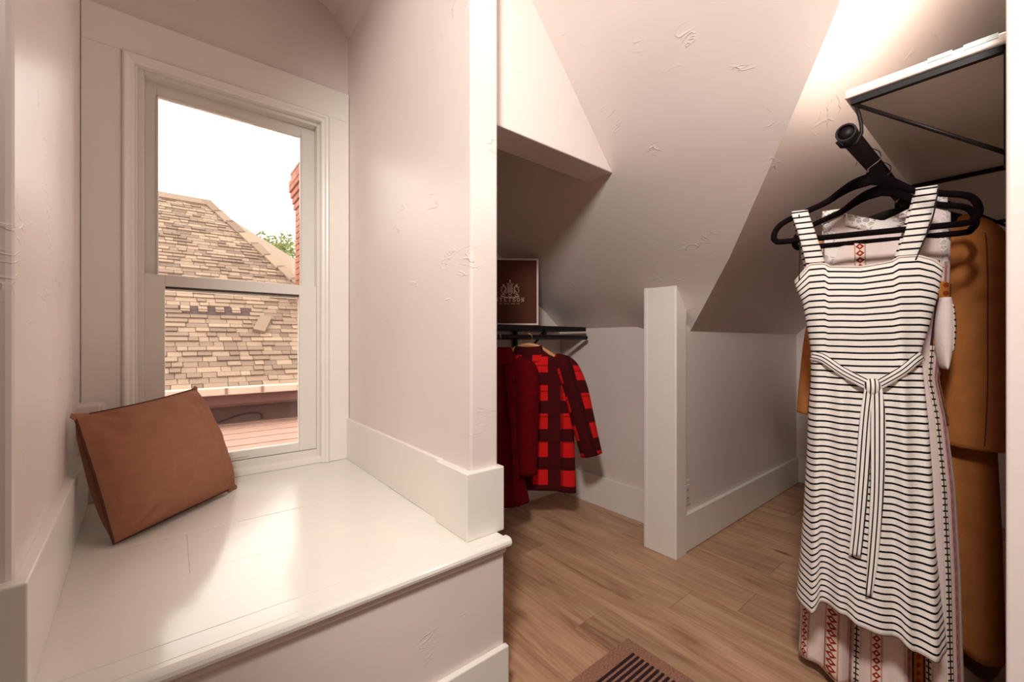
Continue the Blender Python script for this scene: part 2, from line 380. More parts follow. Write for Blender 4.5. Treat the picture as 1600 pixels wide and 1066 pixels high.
# baseboards
S(prism('baseboard_left', [(-.164, .918), (-.214, 1.93), (-.238, 1.95), (-.185, .945), (-.60, .945), (-.60, .918)], BZ, BZ+BB, 'z', 'trim_paint', bevel=.003), 'white baseboard along left wall of the window seat', 'baseboard')
bb = S(box('baseboard_alcove', (.610, 1.09, BZ), (.626, 1.952, BZ+BB+.004), 'trim_paint', bevel=.003), 'white baseboard along right wall of the window seat', 'baseboard')
pyd('plinth_block', *(lambda v: (v, [(0,5,4,3,2,1),(6,7,8,9,10,11)]+[(i,(i+1)%6,6+(i+1)%6,6+i) for i in range(6)]))(
    [(x, y, BZ) for x, y in [(.600, 1.098), (.600, .924), (.724, .924), (.724, 1.2), (.71, 1.2), (.71, 1.098)]]+[(x, y, BZ+BB+.002) for x, y in [(.600, 1.098), (.600, .924), (.724, .924), (.724, 1.2), (.71, 1.2), (.71, 1.098)]]),
    'trim_paint', bb, bevel=.003)
S(box('baseboard_nook_back', (.702, 1.952, 0), (2.026, 1.971, BB), 'trim_paint', bevel=.002), 'white baseboard below the red jackets', 'baseboard')
S(box('baseboard_nook_right', (2.008, 1.165, 0), (2.027, 1.954, BB), 'trim_paint', bevel=.002), 'white baseboard running up to the left of the post', 'baseboard')
S(box('baseboard_knee', (1.874, 1.006, .004), (3.452, 1.026, BB), 'trim_paint', bevel=.002), 'white baseboard running right from the post', 'baseboard')
S(box('baseboard_gable', (3.436, .02, .004), (3.453, 1.008, BB), 'trim_paint', bevel=.002), 'short white baseboard at the closet end wall', 'baseboard')

# window seat
ws = tag(empty('window_seat', (.2, .9, 0)), 'glossy white built-in window seat under the window', 'bench')
def W(o, root): # world-built mesh under a root
    o.matrix_parent_inverse = Matrix.Translation(-Vector(root.location)) if root.rotation_euler.z == 0 else root.matrix_basis.inverted(); return o
def wb(name, a, b, mat, root, **k): return W(box(name, a, b, mat, root, **k), root)
seams = [.898, .950, 1.204, 1.462, 1.71, 1.956]
for i in range(5):
    y0, y1 = seams[i], seams[i+1]
    if i in (2,):
        wb('seat_board', (-.25, y0+.0008, BZ-.025), (.0299, y1-.0008, BZ), 'bench_paint', ws, bevel=.0012)
        wb('seat_board', (.0301, y0+.0008, BZ-.025), (.70, y1-.0008, BZ-.0008), 'bench_paint', ws, bevel=.0012)
    else: wb('seat_board', (-.25 if i else -.6, y0+.0004, BZ-.025), (.70, y1-.0004, BZ), 'bench_paint', ws, bevel=.0009)
# rounded nosing
prof = [(.8985, BZ-.030), (.8985, BZ)]+[(.884-.011*math.cos(R(a))*1.0, BZ-.013+.013*math.sin(R(a))) for a in (90, 65, 40, 15, -15, -40, -65, -90)]+[(.884, BZ-.030)]
prof = [(.9, BZ-.026), (.9, BZ)]+[(.884-.0125*math.cos(R(a)), BZ-.013+.013*math.sin(R(a))) for a in (90, 60, 30, 0, -30, -60, -90)]
W(prism('nosing', prof, -.6, .712, 'x', 'bench_paint', ws, bevel=.003), ws)
W(prism('cove_moulding', [(.896, BZ-.026), (.884, BZ-.026), (.886, BZ-.036), (.892, BZ-.044), (.896, BZ-.046)], -.6, .70, 'x', 'trim_paint', ws), ws)
wb('front_panel', (-.6, .896, 0), (.700, .94, BZ-.0255), 'plaster', ws, bevel=.003)
wb('front_baseboard', (-.6, .880, .002), (.706, .8965, BB), 'trim_paint', ws, bevel=.003)

# window
wi = tag(empty('window_1', (.2, 1.95, BZ)), 'white single-hung window with wide casing over the seat', 'window', kind='structure')
wb('casing_board', (-.232, 1.933, BZ+.001), (-.133, 1.9495, 1.992), 'trim_paint', wi, bevel=.002)
wb('casing_board', (.533, 1.933, BZ+.001), (.620, 1.9495, 1.992), 'trim_paint', wi, bevel=.002)
wb('casing_board', (-.232, 1.933, 1.992), (.620, 1.9495, 2.120), 'trim_paint', wi, bevel=.002)
def moulding(side):
    pr = [(0, 0), (0, -.010), (.006, -.014), (.012, -.012), (.018, -.004), (.026, -.002), (.030, .002), (.030, .03), (0, .03)]  # inward, depth
    if side == 'l': v = [(-.133+a, 1.936+d, z) for z in (BZ+.002, 1.992-a*0) for a, d in pr]; v[len(pr):] = [(-.133+a, 1.936+d, 1.992-a) for a, d in pr]
    if side == 'r': v = [(.533-a, 1.936+d, BZ+.002) for a, d in pr]+[(.533-a, 1.936+d, 1.992-a) for a, d in pr]
    if side == 't': v = [(-.133+a, 1.936+d, 1.992-a) for a, d in pr]+[(.533-a, 1.936+d, 1.992-a) for a, d in pr]
    n = len(pr); f = [tuple(range(n)), tuple(range(2*n-1, n-1, -1))]+[(i, (i+1) % n, n+(i+1) % n, n+i) for i in range(n)]
    return W(pyd('moulding', v, f, 'trim_paint', wi), wi)
for s_ in 'lrt': moulding(s_)
def frame(name, x0, x1, z0, z1, wl, wr, wb_, wt, y0, y1, parent, mat='vinyl', bevel=.002):
    return W(boxes(name, [((x0, y0, z0), (x0+wl, y1, z1)), ((x1-wr, y0, z0), (x1, y1, z1)), ((x0+wl, y0, z0), (x1-wr, y1, z0+wb_)), ((x0+wl, y0, z1-wt), (x1-wr, y1, z1))], mat, parent, bevel), wi)
frame('jamb', -.118, .536, BZ, 1.998, .022, .020, .030, .030, 1.952, 2.098, wi, 'trim_paint')
fr = frame('window_frame', -.0965, .5165, BZ+.028, 1.970, .018, .024, .028, .022, 1.965, 2.075, wi)
up = frame('upper_sash', -.079, .4935, 1.190, 1.950, .033, .056, .040, .045, 2.010, 2.040, wi)
def sub(name, a, b, mat, parent, **k):
    o = box(name, a, b, mat, parent, **k); o.matrix_parent_inverse = wi.matrix_basis.inverted() if False else Matrix.Identity(4); return o
# parts above keep world vertices; their parent inverse cancels the window empty, so sub-parts use plain parenting
boxes('glazing_bead', [((-.046, 2.004, 1.23), (-.041, 2.012, 1.905)), ((.432, 2.004, 1.23), (.4375, 2.012, 1.905)), ((-.046, 2.004, 1.899), (.4375, 2.012, 1.905))], 'vinyl', up, .001)
box('pane', (-.044, 2.022, 1.228), (.435, 2.026, 1.903), 'glass', up, bevel=0)
lo = frame('lower_sash', -.079, .4925, BZ+.058, 1.244, .057, .069, .034, .042, 1.975, 2.008, wi)
box('pane', (-.020, 1.988, .564), (.421, 1.992, 1.200), 'glass', lo, bevel=0)
box('lift_tab', (.17, 1.968, BZ+.070), (.235, 1.976, BZ+.079), 'vinyl', lo, bevel=.001)
boxes('weather_seal', [((-.021, 1.980, 1.1945), (.4225, 1.987, 1.2015))], 'slot_dark', lo, 0)
box('stool', (-.10, 1.940, BZ), (.52, 1.972, BZ+.028), 'trim_paint', wi, bevel=.004).matrix_parent_inverse = wi.matrix_basis.inverted() if False else Matrix.Translation(-Vector(wi.location))

# ------------------------------------------------------------------ outside: neighbour's roof, chimney, trees
PK = .84
def rz_(y): return .59+PK*(y-4.5)
nh = tag(empty('neighbor_house', (0, 4.7, 0)), 'neighboring house with hipped shingle roof seen through the window', 'house')
def NHW(o): o.matrix_parent_inverse = Matrix.Translation((0, -4.7, 0)); return o
RIDGE_Y = 7.35; RIDGE_X = .40; HIPX = 2.08
def hipx(y): return RIDGE_X+(HIPX-RIDGE_X)*(RIDGE_Y-y)/(RIDGE_Y-4.5)
roof = NHW(pyd('roof', [(-3.2, 4.5, .56), (HIPX, 4.5, .56), (RIDGE_X, RIDGE_Y, rz_(RIDGE_Y)-.03), (-3.2, RIDGE_Y, rz_(RIDGE_Y)-.03), (3.6, 6.6, .9), (3.6, 9.8, .6), (-3.2, 9.8, .6)],
     [(0, 1, 2, 3), (1, 4, 2), (4, 5, 2), (2, 5, 6, 3)], 'shingle', nh))
ang = math.atan(PK); cth, sth = math.cos(ang), math.sin(ang)
EXP = .072; sl = (RIDGE_Y-4.5)/cth; rows = int(sl/EXP)+1
tabm = {}
def tab_verts(wd, x, d, lift):
    # a shingle tab: lies on the slope, butt end raised; x left edge, d distance up the slope
    def P(px, pd, h): return (px, 4.5+pd*cth-h*sth, .58+pd*sth+h*cth)
    t = .008+lift
    return [P(x, d, 0), P(x+wd, d, 0), P(x+wd, d+EXP*1.25, -.004), P(x, d+EXP*1.25, -.004), P(x, d, t), P(x+wd, d, t), P(x+wd, d+EXP*1.25, .002), P(x, d+EXP*1.25, .002)]
def slope_bar(name, x0, d0, x1, d1, wd, t, mat, parent):
    dv = Vector((x1-x0, d1-d0)); n = Vector((-dv.y, dv.x)).normalized()*wd/2
    P = [(x0+n.x, d0+n.y), (x0-n.x, d0-n.y), (x1-n.x, d1-n.y), (x1+n.x, d1+n.y)]
    def Q(p, h): return (p[0], 4.5+p[1]*cth-h*sth, .58+p[1]*sth+h*cth)
    return pyd(name, [Q(p, .004) for p in P]+[Q(p, t) for p in P], BOXF, mat, parent)
tabs = []
rr = random.Random(3)
for r_ in range(rows):
    d = r_*EXP; ymid = 4.5+(d+EXP)*cth
    x = -3.2+rr.random()*.2; xe = hipx(min(ymid, RIDGE_Y))
    while x < xe-.04:
        wd = rr.choice([.08, .11, .14, .18]); wd = min(wd, xe-x)
        tabs.append((x, d, wd-.004, rr.choice([0, .0, .012, .013]))); x += wd
missing_d = int(((5.34-4.5)/cth)/EXP)*EXP
def is_missing(t): return -.01 < t[1]-missing_d < EXP+.01 and .0 < t[0] < .62
gap_i = 0
near = sorted(tabs, key=lambda t: (abs(t[0]-.45) > 1.0, t[1]+.3*abs(t[0]-.45)))
single, rest = [], []
for t in near:
    if is_missing(t):
        slope_bar('bare_patch', t[0], t[1]+EXP*.45, t[0]+t[2]+.006, t[1]+EXP*.45, EXP*.95, .007, 'stain_dark', roof); continue
    vis = -.35 < t[0] < 1.7
    if vis and len(single) < 290: single.append(t)
    else: rest.append(t)
for (x, d, wd, lf) in single:
    key = (round(wd, 2), lf)
    if key not in tabm:
        v0 = tab_verts(key[0]-.004, 0, 0, lf); b0 = Vector((0, 4.5, .58))
        o = pyd('shingle', [Vector(p)-b0 for p in v0], BOXF, 'shingle', roof); tabm[key] = o
    else:
        o = tabm[key].copy(); COL.objects.link(o); o.parent = roof
    o.location = (x, 4.5+d*cth, .58+d*sth)
v, f = [], []
for (x, d, wd, lf) in rest:
    n = len(v); v += tab_verts(wd, x, d, lf); f += [tuple(i+n for i in q) for q in BOXF]
o = pyd('far_shingles', v, f, 'shingle', roof); o['kind'] = 'stuff'
# ripped course with dark gaps: alternate tabs still in place
for i in range(4):
    x = .06+.145*i
    pyd('shingle', tab_verts(.075, x, missing_d+EXP*.45, .016), BOXF, 'shingle', roof); pyd('shingle', tab_verts(.075, x, missing_d+EXP, .016), BOXF, 'shingle', roof)
tag(slope_bar('loose_shingle', .70, (5.10-4.5)/cth, .80, (5.30-4.5)/cth, .11, .05, 'shingle', None), 'loose shingle hanging askew below a ripped course on the roof', 'shingle')
slope_bar('ridge_cap', -3.2, sl-.02, RIDGE_X+.03, sl-.02, .16, .03, 'shingle', roof)
hl = (RIDGE_Y-4.5)/cth
for k in range(14):
    a, b = k/14, (k+1)/14
    slope_bar('hip_cap', HIPX+(RIDGE_X-HIPX)*a-.03, hl*a, HIPX+(RIDGE_X-HIPX)*b-.03, hl*(b+.01), .11, .032, 'shingle', roof)
gut = NHW(box('gutter', (-3.2, 4.36, .535), (HIPX+.1, 4.47, .60), 'gutter_white', nh, bevel=.008))
for x in (-.4, .35, .62, .92, 1.5): box('gutter_bracket', (x, 4.352, .545), (x+.02, 4.362, .598), 'mortar', gut, bevel=0)
NHW(boxes('fascia', [((-3.2, 4.475, .42), (HIPX+.1, 4.505, .575)), ((-3.2, 4.45, .44), (HIPX+.1, 4.475, .53))], 'fascia_red', nh, .004))
wl = NHW(box('house_wall', (-3.2, 4.70, -3), (3.4, 9.6, .56), 'neighbor_wall', nh, bevel=0))
def crack(pts, r=.012): tube('crack', catmull([(x, 4.694, z) for x, z in pts], 4), r, 'stain_dark', wl)
crack([(.10, .38), (.16, .44), (.26, .47), (.36, .46)]); crack([(.18, .22), (.34, .26), (.52, .31), (.66, .30), (.68, .22)], .007)
dk = tag(box('porch_roof', (-3, 2.4, .17), (3, 4.68, .25), 'deck_roof', bevel=.01), 'pinkish flat porch roof just below the window', 'roof')
for i in range(9): box('roof_seam', (-3, 2.6+i*.24, .249), (3, 2.612+i*.24, .256), 'deck_roof', dk, bevel=.002)
# chimney with corbelled brick top
ch = tag(empty('chimney', (1.32, 5.42, 1.1)), 'tall red brick chimney with corbelled top at window edge', 'chimney')
W(box('core', (1.115, 5.215, 1.0), (1.53, 5.62, 3.02), 'mortar', ch, bevel=0), ch)
bm_ = {}
CH = .072; LW = .2
for c in range(28):
    z = 1.02+c*CH; gr = .0 if c < 22 else [.015, .03, .045, .06, .06, .04][c-22]
    x0, x1, y0, y1 = 1.105-gr, 1.54+gr, 5.205-gr, 5.63+gr
    for side in ('f', 'l'):
        L = (x1-x0) if side == 'f' else (y1-y0); n = 2; wd = L/n
        sh = 0 if c % 2 else .5
        cuts = [0]+([wd*.5] if sh else [])+[wd*(k+(.5 if sh else 0)) for k in range(1, n)]+([L-wd*.5+0] if False else [])+[L]
        cuts = sorted(set(round(q, 4) for q in cuts))
        for a, b in zip(cuts, cuts[1:]):
            key = (side, round(b-a, 3))
            if key not in bm_:
                l = b-a-.010
                o = box('brick', (0, 0, 0), ((l, .09, CH-.012) if side == 'f' else (.09, l, CH-.012)), 'brick', ch, bevel=.003); bm_[key] = o
            else: o = bm_[key].copy(); COL.objects.link(o); o.parent = ch
            p = (x0+a+.005, y0, z) if side == 'f' else (x0-.0005, y0+a+.005, z)
            o.location = Vector(p)-Vector((1.32, 5.42, 1.1))
W(box('cap', (1.06, 5.16, 3.03), (1.59, 5.68, 3.07), 'mortar', ch, bevel=.01), ch)
ch.location.x += .055
# trees beyond
def tree(x, y, z, rx, rz, seed, label):
    t = tag(empty('tree', (x, y, -3)), label, 'tree', 'treetops behind the neighboring roof')
    rg = random.Random(seed)
    tube('trunk', [(0, 0, 0), (.03, 0, z+3)], .10, 'bark', t)
    v, f = [], []
    for i in range(1500):
        a = rg.random()*6.283; q = rg.random()**.5; h = rg.uniform(-1, 1)
        m = math.sqrt(max(0, 1-h*h)); c = Vector((rx*q*m*math.cos(a), rx*q*m*math.sin(a), z+3+rz*h*q+.12*noise.noise((a*2, h*3, seed))))
        d1 = Vector((rg.uniform(-1, 1), rg.uniform(-1, 1), rg.uniform(-.6, 1))).normalized(); d2 = d1.cross(Vector((rg.uniform(-1, 1), rg.uniform(-1, 1), rg.uniform(-1, 1)))).normalized()
        l = rg.uniform(.05, .10); n = len(v)
        v += [c, c+d1*l*.5+d2*l*.3, c+d1*l, c+d1*l*.5-d2*l*.3]; f.append((n, n+1, n+2, n+3))
    o = pyd('foliage', v, f, 'leaf', t); o['kind'] = 'stuff'
tree(1.86, 10.5, 3.02, .62, .42, 1, 'pale green leafy treetop rising beside the chimney')
tree(.30, 12.5, 3.92, .35, .42, 5, 'small treetop just peeking over the roof ridge')

# ------------------------------------------------------------------ cushion
cu = tag(empty('cushion', (.02, 1.63, BZ)), 'rust-brown linen cushion leaning on the left of the window seat', 'cushion')
BL, BR, TR, TL = Vector((-.118, 1.480, BZ+.009)), Vector((.172, 1.786, BZ+.009)), Vector((.062, 1.862, .832)), Vector((-.196, 1.545, .806))
nrm = (BR-BL).cross(TL-BL).normalized()
if nrm.y > 0: nrm = -nrm
def cush(side):
    def fn(u, v):
        # pinched pillow outline: edges bow inwards, corners stay out
        bu = .010*math.sin(math.pi*v)*(1-2*u)*abs(1-2*u)**6; bvv = (.016 if v > .5 else .004)*math.sin(math.pi*u)*(1-2*v)*abs(1-2*v)**6
        uu, vv = u+bu, v+bvv
        p = BL*(1-uu)*(1-vv)+BR*uu*(1-vv)+TR*uu*vv+TL*(1-uu)*vv
        e = (4*u*(1-u))**.5*(4*v*(1-v))**.5
        th = .088*e**.85*(1+.12*math.exp(-((v-.35)**2)/.08))
        k = min(1, e*2)
        wr = .005*noise.noise((u*7, v*3.5, 3.1))*k+.003*noise.noise((u*19, v*13, 7.7))*k
        wr += k*.007*math.exp(-((v-.88)/.07)**2)*math.sin(u*24+2*math.sin(u*7))*math.sin(math.pi*u)
        for cu_, cv_, am in ((0, 1, .012), (1, 1, .010), (0, 0, .010), (1, 0, .009)):   # creases fanning out of the corners
            du, dv = abs(u-cu_), abs(v-cv_); rr_ = math.hypot(du, dv); aa = math.atan2(dv, du+1e-6)
            wr += am*math.exp(-((rr_-.17)/.11)**2)*math.sin(aa*9+cu_+2*cv_)*k
        wr -= .018*math.exp(-(((u-.16)/.06)**2+((v-.94)/.05)**2))*k
        return tuple(p+nrm*side*(th+wr*(1 if side > 0 else .3))-Vector(cu.location)), (u, v)
    return fn
v, f = [], []
M = 44
for sd in (1, -1):
    fn = cush(sd); n0 = len(v)
    for j in range(M+1):
        for i in range(M+1): v.append(fn(i/M, j/M)[0])
    for j in range(M):
        for i in range(M):
            a = n0+j*(M+1)+i; q = (a, a+1, a+M+2, a+M+1); f.append(q if sd > 0 else q[::-1])
o = pyd('cover', v, f, 'terracotta_linen', cu, smooth=True)
bm = bmesh.new(); bm.from_mesh(o.data); bmesh.ops.remove_doubles(bm, verts=bm.verts, dist=.0004); bm.to_mesh(o.data); bm.free()
fn = cush(1); fb = cush(-1)
edge = [(i/24, 0) for i in range(24)]+[(1, i/24) for i in range(24)]+[(1-i/24, 1) for i in range(24)]+[(0, 1-i/24) for i in range(24)]
tube('seam', [Vector(fn(*e)[0]) for e in edge], .0034, 'dark_seam', cu, up=tuple(nrm), closed=True, seg=6)
for k, (uvp, dr) in enumerate((((1, 1), (.5, .7)), ((1, 0), (.9, -.35)), ((0, 1), (-.7, .4)), ((0, 0), (-.2, -.8)))):
    p = Vector(fn(*uvp)[0]); ux = (BR-BL).normalized(); uy = (TL-BL).normalized(); d = (ux*dr[0]+uy*dr[1]).normalized(); s = nrm.cross(d)
    if k != 3: pyd('corner_ear', [p-s*.022-d*.03, p+s*.022-d*.03, p+s*.006+d*.012, p-s*.006+d*.012, p-d*.03+nrm*.01, p-d*.03-nrm*.01], [(0, 1, 4), (0, 4, 3), (1, 2, 4), (4, 2, 3), (1, 0, 5), (0, 3, 5), (5, 2, 1), (3, 2, 5)], 'terracotta_linen', cu, bevel=.002)
# white wall box behind the cushion
ob = tag(empty('outlet_box', (-.225, 1.74, .66)), 'small white outlet box on left wall behind the cushion', 'outlet')
W(box('housing', (-.238, 1.80, .70), (-.172, 1.90, .806), 'plastic_white', ob, bevel=.006), ob)
W(box('cover_plate', (-.173, 1.806, .706), (-.168, 1.894, .800), 'plastic_white', ob, bevel=.002), ob)

# outlet on knee wall
ot = tag(empty('wall_outlet', (1.905, 1.025, .27)), 'white electrical outlet low on knee wall beside the post', 'outlet')
W(box('plate', (1.882, 1.0195, .215), (1.945, 1.0255, .333), 'plastic_white', ot, bevel=.002), ot)
W(box('socket', (1.896, 1.0165, .235), (1.931, 1.020, .313), 'plastic_white', ot, bevel=.002), ot)
W(boxes('slots', [((1.906, 1.0158, z+a), (1.909, 1.0168, z+a+.009)) for z in (.245, .285) for a in (0,)]+[((1.918, 1.0158, z), (1.921, 1.0168, z+.009)) for z in (.245, .285)], 'slot_dark', ot, 0), ot)

# floor mat
fm = tag(empty('floor_mat', (1.05, .7, 0)), 'tan woven floor mat with dark ribbed stripes', 'mat')
W(box('border', (.30, .20, .001), (1.184, .838, .007), 'mat_border', fm, bevel=.002), fm)
for k in range(32):
    y = .786-k*.0172
    W(box('rib', (.36, y-.0085, .0065), (1.136, y, .0105), 'mat_stripe', fm, bevel=.0015), fm)

# ------------------------------------------------------------------ nook shelf, hat box, jackets
ns = tag(empty('nook_shelf', (1.3, 1.97, 1.0)), 'black metal shelf with hanging rod above the red jackets', 'shelf')
W(box('shelf_board', (.704, 1.685, 1.062), (1.955, 1.97, 1.088), 'black_metal', ns, bevel=.003), ns)
W(tube('hanging_rod', [(.704, 1.70, 1.024), (1.972, 1.70, 1.024)], .0135, 'black_metal', ns, seg=14), ns)
for bx_ in (1.00, 1.62):
    W(boxes('bracket', [((bx_-.009, 1.945, .80), (bx_+.009, 1.969, 1.062)), ((bx_-.009, 1.692, 1.030), (bx_+.009, 1.708, 1.062))], 'black_metal', ns, .002), ns)
    W(tube('brace', [(bx_, 1.715, 1.05), (bx_, 1.95, .84)], .007, 'black_metal', ns, up=(1, 0, 0)), ns)

# hat box: face turned to the viewpoint
hb = tag(empty('hat_box', (1.415, 1.755, 1.0895), R(-39.15+4)), 'dark brown presentation box with pale edges and crest on black shelf', 'box')
bw, bh, bd = .156, .363, .055
box('case', (-bw, .004, 0), (bw, bd, bh), 'box_edge', hb, bevel=.002)
box('panel', (-bw+.011, 0, .011), (bw-.011, .006, bh-.011), 'box_brown', hb, bevel=.001)
def ribbon2d(pts, wd, closed=False):
    """flat stroke in x,z -> verts/faces"""
    P = [Vector(p) for p in pts]; v, f = [], []; n = len(P)
    for i in range(n):
        t = (P[(i+1) % n]-P[i-1]) if closed else P[min(i+1, n-1)]-P[max(i-1, 0)]
        t.normalize(); q = Vector((-t.y, t.x))*wd/2; v += [P[i]+q, P[i]-q]
    for i in range(n if closed else n-1):
        a, b = 2*i, 2*((i+1) % n); f.append((a, a+1, b+1, b))
    return v, f
def printed(name, strokes, parent, y=-.0008, mat='print_pale'):
    V, F = [], []
    for v, f in strokes:
        n = len(V); V += [(p.x, y, p.y) for p in v]; F += [tuple(i+n for i in q) for q in f]
    return pyd(name, V, F, mat, parent)
def rect(x0, z0, x1, z1): return [Vector((x0, z0)), Vector((x1, z0)), Vector((x1, z1)), Vector((x0, z1))], [(0, 1, 2, 3)]
def arc(cx, cz, rx, rz, a0, a1, n=12): return [(cx+rx*math.cos(R(a0+(a1-a0)*i/n)), cz+rz*math.sin(R(a0+(a1-a0)*i/n))) for i in range(n+1)]
def letter(c, x, z, h):
    w_ = h*.82; t = h*.20; s = h*.10; o = []
    def rc(a, b, c_, d): o.append(rect(x+a, z+b, x+c_, z+d))
    if c == 'T': rc(w_/2-t/2, 0, w_/2+t/2, h); rc(0, h-s, w_, h); rc(0, h-.3*h, s, h); rc(w_-s, h-.3*h, w_, h); rc(w_*.25, 0, w_*.75, s)
    if c == 'E': rc(.08*h, 0, .08*h+t, h); rc(0, 0, w_, s); rc(0, h-s, w_, h); rc(w_-s, 0, w_, .3*h); rc(w_-s, .7*h, w_, h); rc(.1*h, h/2-s/2, w_*.7, h/2+s/2); rc(w_*.62, h*.38, w_*.7, h*.62)
    if c == 'N': rc(.1*h, 0, .1*h+s*1.1, h); rc(w_*.84-s, 0, w_*.84, h); o.append(ribbon2d([(x+.1*h, z+h-.02*h), (x+w_*.80, z+.04*h)], t)); rc(0, 0, .32*h, s); rc(w_*.55, h-s, w_, h); rc(0, h-s, .2*h, h)
    if c == 'O': o.append(ribbon2d(arc(x+w_/2, z+h/2, w_/2-t*.45, h/2-s*.6, 0, 350, 20), t*.95, True))
    if c == 'S':
        p = arc(x+w_/2, z+h*.74, w_*.34, h*.20, 20, 270, 12)+arc(x+w_/2, z+h*.27, w_*.36, h*.21, 90, -160, 12)[1:]
        o.append(ribbon2d(p, t*.9)); rc(w_*.82, h*.62, w_*.92, h*.98); rc(.04*h, .02*h, .04*h+s, .38*h)
    return o
lh = .0215; st = []; wx = -.0815
for c in 'STETSON': st += letter(c, wx, .127, lh); wx += .0236
printed('lettering', st, hb)
small = []
rg = random.Random(2)
xq = -.060
for wlen in (5, 8, 6, 5):
    for k in range(wlen): small.append(rect(xq, .1135, xq+.0014, .1185)); small.append(rect(xq, .1135 if k % 2 else .1172, xq+.0028, .1148 if k % 2 else .1185)); xq += .0040
    xq += .006
printed('small_lettering', small, hb)
crest = [ribbon2d([(-.016, .208), (.016, .208), (.017, .188), (.010, .172), (0, .166), (-.010, .172), (-.017, .188)], .003, True)]
for x in (-.010, -.005, 0, .005, .010): crest.append(rect(x-.0014, .176, x+.0014, .204))
crest += [rect(-.014, .214, .014, .218), ribbon2d([(-.014, .216), (-.017, .228), (-.008, .221), (0, .236), (.008, .221), (.017, .228), (.014, .216)], .003), ribbon2d(arc(0, .240, .003, .004, 0, 340, 8), .003, True)]
for s in (-1, 1):
    crest += [ribbon2d([(s*p[0], p[1]) for p in [(.020, .170), (.026, .184), (.024, .200), (.031, .214), (.040, .222), (.036, .212), (.041, .204)]], .0055),
              ribbon2d([(s*p[0], p[1]) for p in [(.026, .186), (.034, .180), (.032, .168), (.042, .164)]], .0045), ribbon2d([(s*p[0], p[1]) for p in [(.040, .172), (.048, .186), (.044, .200), (.050, .208)]], .003),
              ribbon2d(arc(s*.036, .162, .010, .006, 0, 340, 10), .0025, True)]
crest += [ribbon2d([(-.050, .156), (-.030, .152), (0, .148), (.030, .152), (.050, .156)], .0055), ribbon2d(arc(0, .158, .008, .006, 0, 340, 10), .003, True)]
printed('crest', crest, hb)

# ---- garment toolkit: local x across (towards the viewer side), -y is the front, z up (world heights)
def garment(name, loc, ang_, label, cat, group=None):
    return tag(empty(name, (loc[0], loc[1], 0), R(ang_-90)), label, cat, group)
def shell(name, root, rings, mat, nu=72, nv=60, fold=.0, nf=6, seed=0, hem=None, top=None, uvoff=(0, 0), d_pow=.8, part=(0, 1), pleats=(), solid=.0025):
    """rings: (z, left, right, front depth, back depth) from top to bottom"""
    rg = random.Random(seed); ph = [rg.random()*6.28 for _ in range(4)]
    z0, z1 = rings[0][0], rings[-1][0]
    L = [(-r[0], r[1]) for r in rings]; Rr = [(-r[0], r[2]) for r in rings]; Df = [(-r[0], r[3]) for r in rings]; Db = [(-r[0], r[4]) for r in rings]
    def fn(u, v):
        u = part[0]+(part[1]-part[0])*u
        z = z0+(z1-z0)*v; a = 2*math.pi*u           # a=0 right edge, front at a in (0,pi)
        l, r = interp(-z, L), interp(-z, Rr); c = math.cos(a); s = math.sin(a)
        cx = math.copysign(abs(c)**.9, c)
        x = (l+r)/2+(r-l)/2*cx; dep = interp(-z, Df) if s >= 0 else interp(-z, Db)
        y = -math.copysign(abs(s)**d_pow, s)*dep
        g = v**1.3; t = x/max(.01, (r-l)/2)
        q = math.sin(nf*t*1.6+ph[0]+.6*math.sin(2*v+ph[1]))*.6+math.sin(nf*t*2.9+ph[2]+v)*.4
        y += -fold*g*q*abs(s)**.5*(1 if s >= 0 else -.7)
        if s > 0:
            for px, pa, pw in pleats: y -= pa*sstep(0, .45, v)*math.exp(-((x-px-(px*.12)*v)/pw)**2)*s**.5
        zz = z
        if hem: zz += hem(x)*v**3
        if top: zz += top(x, s)*(1-v)**6
        return (x, y, zz), (x+uvoff[0], z+uvoff[1])
    o = grid(name, fn, nu, nv, mat, root, solid=solid)
    return o, fn
def strip(name, root, path, wvec, mat, m=6, solid=.002, uvw=None):
    """ribbon along a path; wvec = list of width vectors"""
    P = catmull(path, m); Wd = catmull(wvec, m); L = [0]
    for a, b in zip(P, P[1:]): L.append(L[-1]+(b-a).length)
    n = len(P)-1
    def fn(u, v):
        i = round(v*n); w_ = Wd[i]; return tuple(P[i]+w_*(u-.5)), ((u-.5)*w_.length if uvw is None else u, L[i])
    return grid(name, fn, 4, n, mat, root, solid=solid)
def band(name, root, fn, u0, u1, v0, v1, mat, off=.0035, nv=60, taper=1):
    def g(a, b):
        u = u0+(u1-u0)*a; v = v0+(v1-v0)*b
        p = Vector(fn(u, v)[0]); e = .002
        du = Vector(fn(u+e, v)[0])-Vector(fn(u-e, v)[0]); dv = Vector(fn(u, min(1, v+e))[0])-Vector(fn(u, max(0, v-e))[0])
        n = du.cross(dv)
        if n.length > 1e-9: n.normalize()
        if n.y > 0: n = -n
        return tuple(p+n*off), (a, p.z)
    return grid(name, g, 4, nv, mat, root, solid=.001)
